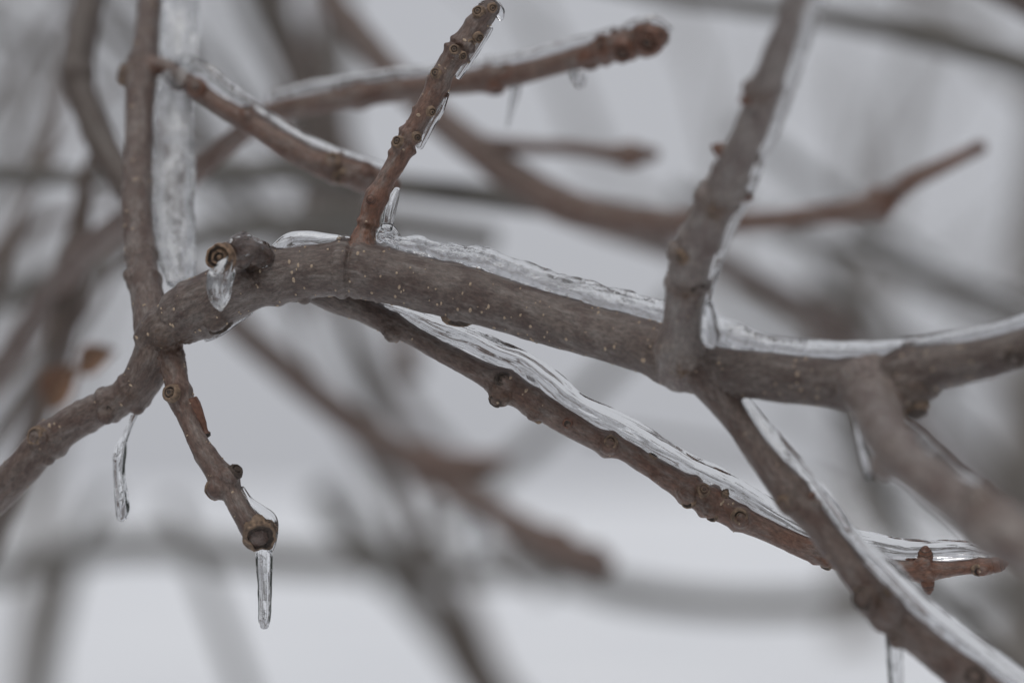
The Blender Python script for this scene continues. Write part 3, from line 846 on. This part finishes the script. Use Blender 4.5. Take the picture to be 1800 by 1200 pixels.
ice('ice_crust', 'slanted', [(1540, -200, 12.0), (1440, -10, 15.0), (1415, 60, 15.0), (1390, 140, 14.2), (1365, 210, 14.2), (1335, 280, 13.5), (1308, 345, 12.8), (1280, 410, 11.2), (1262, 460, 9.0), (1248, 510, 7.5), (1242, 545, 6.0)],
    'pale blurred ice strip down the sunward edge of the thick slanted stem', 'ice', M_ICE_STREAK, 0.003, 1.0, group=G1)
ice('ice_drop', 'slanted', [(1245, 535, 8), (1248, 565, 14), (1250, 590, 17), (1250, 602, 11)],
    'rounded ice drop frozen in the angle between slanted stem and bough', 'ice', M_ICE, -0.01, 1.0, lf=60)
ice('ice_crust', 'near', [(1575, 735, 8.5), (1605, 765, 15.3), (1640, 795, 15.3), (1680, 830, 13.6), (1720, 850, 10.2)],
    'blurred pale ice on the thick branch closest to the viewer', 'ice', M_ICE_STREAK, 0.0, 1.0, group=G1)
ice('ice_film', 'near', [(1497, 722, 4), (1508, 765, 5), (1520, 810, 6), (1528, 838, 6)],
    'thin clear ice film under the bough beside the closest blurred branch', 'ice', M_ICE, 0.0, 1.0)
ice('ice_sliver', 'thin', [(680, 402, 10), (684, 378, 11), (690, 354, 10), (698, 334, 6)], 'clear ice sliver at the foot of the thin upright twig', 'ice', M_ICE_STREAK, 0, 1.0, group='ice slivers on the thin twig')
ice('ice_sliver', 'thin', [(738, 258, 6), (746, 238, 9), (758, 214, 10), (771, 192, 10), (784, 165, 6)], 'long ice sliver halfway up the thin upright twig', 'ice', M_ICE_STREAK, 0, 1.0, group='ice slivers on the thin twig')
ice('ice_sliver', 'thin', [(806, 135, 6), (818, 115, 8), (834, 92, 8), (850, 68, 7), (862, 50, 5)], 'narrow ice sliver just below the tip of the thin upright twig', 'ice', M_ICE_STREAK, 0, 1.0, group='ice slivers on the thin twig')
ice('ice_crust', 'thin', [(848, 12, 10), (866, 13, 14), (877, 22, 11), (880, 32, 6)], 'rounded clear ice cap over the tip of the thin upright twig', 'ice', M_ICE, 0, 1.0)
ice('ice_web', 'thin', [(668, 418, 11), (680, 408, 16), (690, 412, 12), (700, 424, 8)], 'small clear ice web filling the angle where thin twig meets bough', 'ice', M_ICE_STREAK, 0.001, 0.8)
ice('ice_crust', None, [(410, 440, 22, -.0145), (416, 440, 25, -.013), (425, 439, 27, -.010), (440, 441, 23, -.006), (455, 447, 22, -.003), (470, 458, 17, .001)], 'wrinkled clear ice sheath around the broken ringed stub', 'ice', M_ICE_RIDGE, 0, 1.1, lump=.24, flute=.3, lf=160)
ice('ice_crust', 'hanging', [(424, 860, 7), (436, 882, 10), (455, 900, 14), (470, 915, 17), (476, 935, 13), (477, 955, 8), (474, 968, 5)], 'glassy clear ice bulge beside the round end of the hanging twig', 'ice', M_ICE, 0.0, 1.0, lump=.08, flute=.06, group=G1)
ice('ice_film', 'bough', [(362, 596, 5), (378, 586, 9), (396, 574, 10), (418, 560, 8), (440, 548, 5)], 'thin pale ice film under the bough beside the hanging twig', 'ice', M_ICE, 0.004, 0.5)


def icicle(pts, label, mat=M_ICICLE, lump=.10, flute=.20, squash=.9, step=2.0):
    return ice('icicle', None, pts, label, 'icicle', mat, 0, squash, lump, flute, 36, True, step, 'icicles hanging from the branches', lf=150)


icicle([(463, 958, 12, -.007), (464, 975, 15, -.007), (465, 1005, 14, -.007), (466, 1040, 13, -.007), (466, 1070, 12, -.007), (465, 1090, 11, -.007), (465, 1099, 8, -.007)], 'clear straight icicle hanging from the round end of the hanging twig')
icicle([(236, 728, 6, .022), (229, 745, 5, .022), (219, 768, 7, .022), (211, 795, 11, .022), (209, 830, 11, .022), (212, 860, 12, .022), (215, 890, 13, .022), (214, 908, 10, .022)], 'slim curved icicle hanging alone from the branch that slopes to the lower corner')
icicle([(403, 456, 8, -.020), (396, 468, 15, -.020), (389, 482, 21, -.019), (386, 502, 21, -.019), (386, 522, 17, -.019), (387, 537, 10, -.019), (388, 544, 4, -.019)], 'short glassy wedge icicle under the broken ringed stub', M_ICE_GLINT, lump=.12, flute=.38, squash=1.25)
icicle([(1570, 1105, 14, -.064), (1573, 1140, 14, -.064), (1575, 1180, 13, -.064), (1576, 1230, 11, -.064), (1576, 1290, 7, -.064)], 'icicle under the steep branch, cut off by the bottom edge')

# ------------------------------------------------------------------ blurred branches behind
G2 = 'blurred branches behind the iced branch'


def branch(name, ctrl, label, mat=M_BARK_FAR, young=(0.3, 0.3), rings=(), subs=(), buds=(), step=8, loc=None, icepts=None):
    """A branch behind: its limb, side twigs (own meshes) and buds."""
    root = thing(name, P(ctrl[0][0], ctrl[0][1], ctrl[0][3]), label, 'branch', G2)
    def limb(nm, c, rg, yg):
        p = Path(c, step)
        add_rings(p, rg)
        sd = random.uniform(0, 80)
        def fn(s, ca, sa, r):
            return 1 + 0.08 * noise.noise(Vector((s * 45 + sd, ca, sa))) + 0.05 * noise.noise(Vector((s * 150 + sd, ca * 2, sa * 2)))
        v, f, co = tube_arrays(p, 24, fn)
        n_ring = len(v) / len(p.pts)
        y = [yg[0] + (yg[1] - yg[0]) * min(1, i / len(v)) for i in range(len(v))]
        o = link_mesh(nm, v, f, mat, root, co, y, [0.0] * len(v))
        return p, o
    p, o = limb('limb', ctrl, rings, young)
    ps = [(p, o)]
    for (c, rg, yg) in subs:
        ps.append(limb('twig', c, rg, yg))
    for (which, px, py, s, prof, m) in buds:
        pp, oo = ps[which]
        pos, nrm, t = pp.surface(px, py)
        sz = s * (FOCUS + pp.depth(px, py)) / FPX
        lathe('bud', pos - nrm * sz * .2, nrm, sz, prof, m, oo, 14, across=t)
    return root, p


# B: the twig with the iced tip, behind the thin upright twig
b_root, bp_ = branch('blurred_branch', [(-220, 900, 30, 0.4860), (-40, 700, 28, 0.4050), (30, 610, 27, 0.3645), (90, 520, 26, 0.3240), (140, 452, 25, 0.2835), (205, 400, 24, 0.2430), (280, 350, 22, 0.2025), (350, 297, 20, 0.1755), (420, 238, 19, 0.1620), (480, 198, 19, 0.1485),
                     (560, 180, 20, 0.1418), (650, 166, 20, 0.1350), (740, 153, 20, 0.1283), (850, 141, 22, 0.1215), (920, 128, 20, 0.1148), (990, 109, 20, 0.1080), (1060, 90, 22, 0.1013), (1120, 73, 24, 0.0945), (1160, 64, 20, 0.0918)],
       'soft red-brown twig passing behind the thin upright twig, ending in a knobbly iced tip', M_BARK, (0.15, 0.45), rings=[(1088, 83, 5, 8), (1108, 77, 4, 8), (1142, 68, 6, 9), (860, 140, 4, 14), (630, 168, 4, 16), (1060, 90, 4, 10), (1130, 70, 5, 10), (700, 158, 2, 12)],
       buds=[(0, 1065, 80, 19, RING_BUD, M_BUD_RED), (0, 1105, 92, 19, RING_BUD, M_BUD_RED), (0, 1045, 112, 18, SCAR, M_BUD_RED), (0, 1150, 75, 22, RING_BUD, M_BUD_RED), (0, 1135, 58, 16, OVAL_BUD, M_BUD_RED), (0, 870, 162, 16, SCAR, M_BUD_RED), (0, 890, 125, 14, SCAR, M_BUD_RED), (0, 1165, 60, 16, OVAL_BUD, M_BUD_RED)])
TREE_PATHS['B'] = bp_
ice('ice_crust', 'B', [(480, 172, 12), (560, 154, 13), (650, 142, 14), (740, 128, 13), (850, 114, 13), (920, 102, 13), (1000, 80, 12), (1070, 62, 12), (1120, 44, 12), (1150, 40, 14), (1172, 52, 12)], 'soft clear ice over the knobbly tipped twig behind the thin upright twig', 'ice', M_ICE_STREAK, 0, 1.0, group=G1)
icicle([(907, 150, 9, 0.116), (905, 172, 7, 0.116), (899, 195, 5, 0.116), (893, 222, 3, 0.116)], 'tiny blurred icicle pointing down from the knobbly tipped twig', M_ICE_STREAK)
icicle([(1014, 122, 12, 0.105), (1018, 136, 14, 0.105), (1020, 148, 9, 0.105)], 'bright blurred ice drop under the knobbly tipped twig', M_ICE_STREAK)

branch('blurred_branch', [(210, -330, 26.9, 0.292), (170, -80, 29.1, 0.243), (155, 10, 29.1, 0.225), (140, 80, 28.0, 0.212), (138, 140, 26.9, 0.207), (160, 208, 26.9, 0.201), (195, 282, 28.0, 0.194), (240, 350, 28.0, 0.183), (310, 430, 26.9, 0.183)],
       'dark curved blurred stem beside the icy upright stem, near the top', M_BARK_FAR, (0.1, 0.1), rings=[(138, 130, 4, 20)])
branch('blurred_branch', [(165, 260, 8.6, 0.318), (150, 320, 14.6, 0.318), (142, 390, 18.9, 0.318), (132, 450, 29.2, 0.318), (122, 520, 29.2, 0.318), (105, 600, 25.7, 0.318), (80, 690, 22.3, 0.333), (40, 800, 22.3, 0.350), (5, 900, 20.6, 0.365), (-40, 1010, 20.6, 0.382), (-120, 1200, 20.6, 0.397)],
       'blurred brown stem behind the sloping lower branch, carrying a rust coloured dead leaf', M_BARK_FAR, (0.25, 0.3))
branch('blurred_branch', [(-250, 300, 17.5, 0.432), (0, 308, 17.5, 0.432), (150, 312, 17.5, 0.432), (300, 310, 17.5, 0.432), (460, 300, 18.8, 0.432), (600, 314, 18.8, 0.432), (720, 330, 21.2, 0.418), (850, 345, 22.5, 0.403), (980, 362, 22.5, 0.389), (1120, 380, 22.5, 0.360), (1260, 395, 17.5, 0.346)],
       'thin olive grey branch crossing level far behind the upright stem and thin twig', M_BARK_GREY, (0, 0))
branch('blurred_branch', [(520, -260, 22, 0.486), (575, -20, 25, 0.446), (620, 50, 26, 0.432), (680, 120, 25, 0.419), (760, 200, 26, 0.392), (850, 272, 30, 0.365), (940, 335, 33, 0.351), (1030, 375, 32, 0.338), (1130, 388, 25, 0.324), (1240, 390, 20, 0.311), (1340, 389, 19, 0.297),
                          (1430, 379, 19, 0.284), (1520, 366, 22, 0.270), (1560, 350, 22, 0.270), (1610, 315, 17, 0.257), (1670, 285, 14, 0.257), (1725, 258, 12, 0.257)],
       'blurred brown branch sweeping behind the slanted stem and rising to an orange-brown tip', M_BARK, (0.0, 0.6), rings=[(1545, 357, 8, 14)],
       subs=[([(790, 225, 16, 0.385), (840, 248, 14, 0.365), (900, 257, 14, 0.351), (1000, 262, 13, 0.338), (1090, 272, 16, 0.324), (1150, 272, 12, 0.324)], [(1110, 272, 5, 21.600)], (0.2, 0.4)),
             ([(980, 362, 26, 0.474), (1080, 402, 24, 0.510), (1200, 442, 22, 0.547), (1300, 482, 22, 0.583), (1380, 526, 24, 0.620), (1450, 572, 28, 0.656), (1520, 640, 28, 0.693), (1620, 760, 24, 0.729), (1760, 900, 22, 0.802)], [(1460, 580, 10, 43.740)], (0.1, 0.1))],
       buds=[(0, 1550, 368, 14, OVAL_BUD, M_BUD_RED), (0, 1715, 262, 12, OVAL_BUD, M_BUD_RED), (1, 1110, 285, 12, OVAL_BUD, M_BUD_RED), (0, 1400, 395, 9, SCAR, M_BUD_RED)])
branch('blurred_branch', [(900, -70, 16, .62), (1150, -14, 17, .60), (1300, 8, 18, .58), (1440, 28, 18, .56), (1560, 50, 21, .54), (1680, 80, 23, .52), (1800, 115, 25, .50), (2050, 210, 25, .46)],
       'long olive grey branch crossing behind the top of the slanted stem', M_BARK_GREY, (0, 0))
branch('blurred_branch', [(1600, -90, 26, .36), (1720, -40, 28, .36), (1800, 2, 28, .36), (1950, 90, 28, .36)],
       'dark brown branch just clipping the uppermost corner above the long olive grey branch', M_BARK, (0, 0))
branch('blurred_branch', [(330, 480, 26, 0.650), (410, 568, 26, 0.650), (480, 628, 27, 0.650), (560, 697, 27, 0.650), (640, 757, 28, 0.650), (710, 800, 28, 0.650), (790, 850, 26, 0.650), (870, 900, 24, 0.637), (940, 938, 25, 0.624), (1010, 972, 26, 0.611), (1065, 992, 20, 0.611)],
       'blurred red-brown twig running down behind the hanging twig to a dark blunt tip', M_BARK, (0.0, 0.4), rings=[(980, 955, 6, 20), (1040, 985, 6, 16)],
       subs=[([(690, 790, 24, 0.650), (740, 806, 28, 0.650), (800, 815, 24, 0.650), (850, 815, 20, 0.650), (885, 808, 14, 0.650)], [], (0.5, 0.5))])
icicle([(832, 868, 20, 0.650), (836, 900, 18, 0.650), (838, 940, 14, 0.650), (838, 975, 8, 0.650)], 'large soft blurred icicle hanging behind, below the middle of the picture', M_ICE_FROST)
branch('blurred_branch', [(600, -300, 17.8, 1.698), (598, 0, 17.8, 1.621), (600, 150, 17.8, 1.544), (598, 300, 18.5, 1.544), (600, 450, 18.5, 1.544), (618, 600, 18.5, 1.544), (650, 700, 17.8, 1.544), (670, 800, 16.4, 1.544), (720, 1000, 15.0, 1.544)],
       'dim upright stem far behind the foot of the thin upright twig', M_BARK_GREY, (0, 0))
branch('blurred_branch', [(-260, 1060, 25.0, 1.872), (-50, 1012, 25.0, 1.872), (80, 986, 25.0, 1.872), (180, 962, 25.9, 1.872), (300, 958, 25.9, 1.872), (420, 975, 25.9, 1.872), (560, 985, 25.9, 1.872), (700, 988, 27.0, 1.872), (850, 1000, 25.0, 1.872), (960, 1000, 25.0, 1.872), (1100, 1040, 25.0, 1.872), (1250, 1060, 23.1, 1.872), (1400, 1062, 23.1, 1.872), (1550, 1050, 21.2, 1.872), (1700, 1050, 21.2, 1.872), (1950, 1030, 21.2, 1.872)],
       'faint wavy branch crossing level near the bottom behind both lower icicles', M_BARK_GREY, (0, 0))
branch('blurred_branch', [(560, 860, 24.8, 2.070), (640, 950, 29.7, 2.070), (720, 1030, 34.7, 2.070), (790, 1110, 36.3, 2.070), (850, 1190, 36.3, 2.070), (960, 1340, 36.3, 2.070)],
       'thick faint branch slanting down to the bottom edge below the middle', M_BARK_GREY, (0, 0))
branch('blurred_branch', [(300, 880, 14.4, 2.080), (350, 1000, 14.4, 2.080), (400, 1130, 14.4, 2.080), (440, 1240, 14.4, 2.080), (500, 1400, 14.4, 2.080)],
       'faint branch slanting down beside the straight clear icicle', M_BARK_GREY, (0, 0))
branch('blurred_branch', [(190, 860, 15.4, 1.820), (140, 960, 15.4, 1.820), (105, 1080, 15.4, 1.820), (80, 1200, 15.4, 1.820), (50, 1400, 15.4, 1.820)],
       'faint branch slanting down below the slim curved icicle', M_BARK_GREY, (0, 0))
branch('blurred_branch', [(-200, 540, 22.4, 0.720), (0, 518, 22.4, 0.720), (100, 492, 22.4, 0.720), (220, 455, 22.4, 0.720), (350, 418, 23.5, 0.720), (450, 402, 24.5, 0.720), (560, 392, 24.5, 0.720), (700, 395, 22.4, 0.720), (860, 420, 20.4, 0.720)],
       'grey branch crossing level behind the frosted ice slab and the stub', M_BARK_GREY, (0, 0))
branch('blurred_branch', [(400, -160, 23.9, 1.248), (450, 0, 23.9, 1.248), (500, 110, 23.9, 1.248), (545, 210, 23.9, 1.248), (600, 330, 22.1, 1.248), (680, 480, 20.2, 1.248)],
       'faint grey branch slanting behind the start of the knobbly tipped twig', M_BARK_GREY, (0, 0))
branch('blurred_branch', [(1440, 640, 16.8, 0.800), (1510, 780, 18.2, 0.800), (1560, 900, 18.2, 0.800), (1640, 1030, 18.2, 0.800), (1740, 1140, 18.2, 0.800), (1880, 1290, 18.2, 0.800)],
       'dim grey branch slanting down behind the crossing of the two lower branches', M_BARK_GREY, (0, 0))
branch('blurred_branch', [(640, 1020, 13.2, 1.800), (760, 930, 15.6, 1.800), (880, 830, 16.8, 1.800), (960, 760, 16.8, 1.800), (1080, 640, 15.6, 1.800), (1200, 520, 14.4, 1.800)],
       'very faint branch rising behind the middle of the lower branch', M_BARK_GREY, (0, 0))


# dead leaf: a curled blade with a midrib, on the blurred stem
def dead_leaf(px, py, d, length, ang, label):
    root = thing('dead_leaf', P(px, py, d), label, 'leaf')
    k = (FOCUS + d) / FPX
    dx, dy = math.cos(ang), math.sin(ang)
    ex = RIGHT * dx + UP * dy
    ey = RIGHT * -dy + UP * dx
    ez = -FWD
    V, F, nu, nw = [], [], 22, 9
    for sgn in (1, -1):
        for i in range(nu):
            t = i / (nu - 1)
            w = 0.34 * math.sin(math.pi * (0.04 + 0.96 * t) ** 0.8) + 0.01
            for j in range(nw):
                q = (j / (nw - 1) - 0.5) * 2
                curl = 0.30 * q * q * w * 2 + 0.2 * math.sin(t * 3) + 0.04 * noise.noise(Vector((t * 6, q * 3, px)))
                pos = P(px, py, d) + (ex * t + ey * (q * w + 0.12 * math.sin(t * 3)) + ez * curl) * length * k + ez * (sgn * 0.00012)
                V.append(pos)
    n1 = nu * nw
    for s in range(2):
        for i in range(nu - 1):
            for j in range(nw - 1):
                a = s * n1 + i * nw + j
                q = (a, a + 1, a + nw + 1, a + nw)
                F.append(q if s == 0 else q[::-1])
    link_mesh('blade', V, F, M_LEAF, root)
    mid = []
    VV, FF = [], []
    for i in range(nu - 1):
        seg_tube(VV, FF, V[i * nw + nw // 2] + ez * .0002, V[(i + 1) * nw + nw // 2] + ez * .0002, .0006 * (1 - i / nu) + .0002, .0006 * (1 - (i + 1) / nu) + .0002)
    seg_tube(VV, FF, V[nw // 2], V[nw // 2] - ex * length * .3 * k, .0008, .0006)
    link_mesh('midrib', VV, FF, M_BUD, root)


dead_leaf(88, 716, .30, 95, math.radians(52), 'rust coloured curled dead leaf on the blurred stem above the sloping lower branch')
dead_leaf(140, 652, .27, 75, math.radians(28), 'small tan dead leaf curl pointing up from the rusty leaf')


# ------------------------------------------------------------------ tangles of fine twigs further back
def tangle(cx, cy, w, h, d0, d1, n, ang, label, seed, mat):
    rd = random.Random(seed)
    root = thing('twig_tangle', P(cx, cy, (d0 + d1) / 2), label, 'shrub', 'tangles of fine twigs behind')
    for _ in range(n):
        d = rd.uniform(d0, d1)
        a = math.radians(rd.gauss(ang, 16))
        x, y = cx + rd.uniform(-w, w), cy + rd.uniform(-h, h)
        r = rd.uniform(6, 17)
        c = []
        L = rd.uniform(320, 560)
        for q in (-1, -.5, 0, .5, 1):
            c.append((x + math.cos(a) * L * q + rd.uniform(-18, 18), y - math.sin(a) * L * q + rd.uniform(-18, 18), max(3, r * (1 - .25 * q)), d + .06 * q))
        p = Path(c, 16)
        sd = rd.uniform(0, 50)
        v, f, co = tube_arrays(p, 12, lambda s, ca, sa, rr: 1 + .16 * noise.noise(Vector((s * 60 + sd, ca, sa))))
        o = link_mesh('twig', v, f, mat, root, co, [rd.random() * .5] * len(v), [0.0] * len(v))
        if rd.random() < .45:
            c2 = [(q[0] + 3, q[1] - q[2] * .9, q[2] * .7, q[3]) for q in c[1:4]]
            ice('ice_glaze', None, c2, None, None, M_ICE, 0, 1.0, nseg=14, step=16, parent=o)


tangle(60, 420, 90, 330, .45, 1.0, 6, 66, 'tangle of thin blurred twigs crowding the side of the picture beside the icy upright stem', 11, M_BARK_FAR)
tangle(560, 90, 110, 170, .9, 1.8, 6, 108, 'tangle of thin blurred twigs above and behind the thin upright twig', 12, M_BARK_FAR)
tangle(650, 800, 130, 120, 1.2, 2.2, 4, 135, 'tangle of thin blurred twigs under the bough behind the blunt tipped red-brown twig', 13, M_BARK_FAR)
tangle(1640, 620, 160, 260, .8, 1.7, 9, -40, 'tangle of thin blurred twigs behind the bough near its far end', 15, M_BARK_GREY)
tangle(360, 200, 130, 140, .9, 1.8, 7, -60, 'tangle of thin blurred twigs behind the frosted ice slab and arching twig', 16, M_BARK_GREY)

# ------------------------------------------------------------------ unseen evergreens added behind and beside the viewer, dark for the ice to refract
m_fir = simple_noise_material('fir_needles', (0.025, 0.035, 0.022), (0.06, 0.07, 0.05), 3, 0.8)
WV, WF = [], []
rd = random.Random(5)
for k in range(64):
    az = math.radians(28 + (332 - 28) * k / 63 + rd.uniform(-2, 2))
    dist = rd.uniform(16, 24)
    x, y = math.sin(az) * dist, math.cos(az) * dist
    hgt = rd.uniform(6.5, 10.5)
    z0 = ground_z(x, y)
    seg_tube(WV, WF, Vector((x, y, z0 - .1)), Vector((x, y, z0 + hgt * .95)), .16, .03, 6)
    tiers = 11
    for t in range(tiers):
        zc = z0 + .5 + (hgt - .5) * t / tiers
        rr = (1.9 * (1 - t / tiers) + .2) * rd.uniform(.85, 1.15)
        b0 = len(WV)
        WV.append(Vector((x, y, zc + hgt / tiers * 1.5)))
        for q in range(14):
            w = 2 * math.pi * q / 14 + t
            r2 = rr * (1.0 if q % 2 else .55) * rd.uniform(.8, 1.15)
            WV.append(Vector((x + math.cos(w) * r2, y + math.sin(w) * r2, zc - (.25 if q % 2 else 0))))
        for q in range(14):
            WF.append((b0, b0 + 1 + q, b0 + 1 + (q + 1) % 14))
tag(link_mesh('added_evergreens', WV, WF, m_fir, origin=Vector((0, 0, 0)), smooth=False), 'unseen dark evergreens added for the ice to refract', None, None, 'stuff')
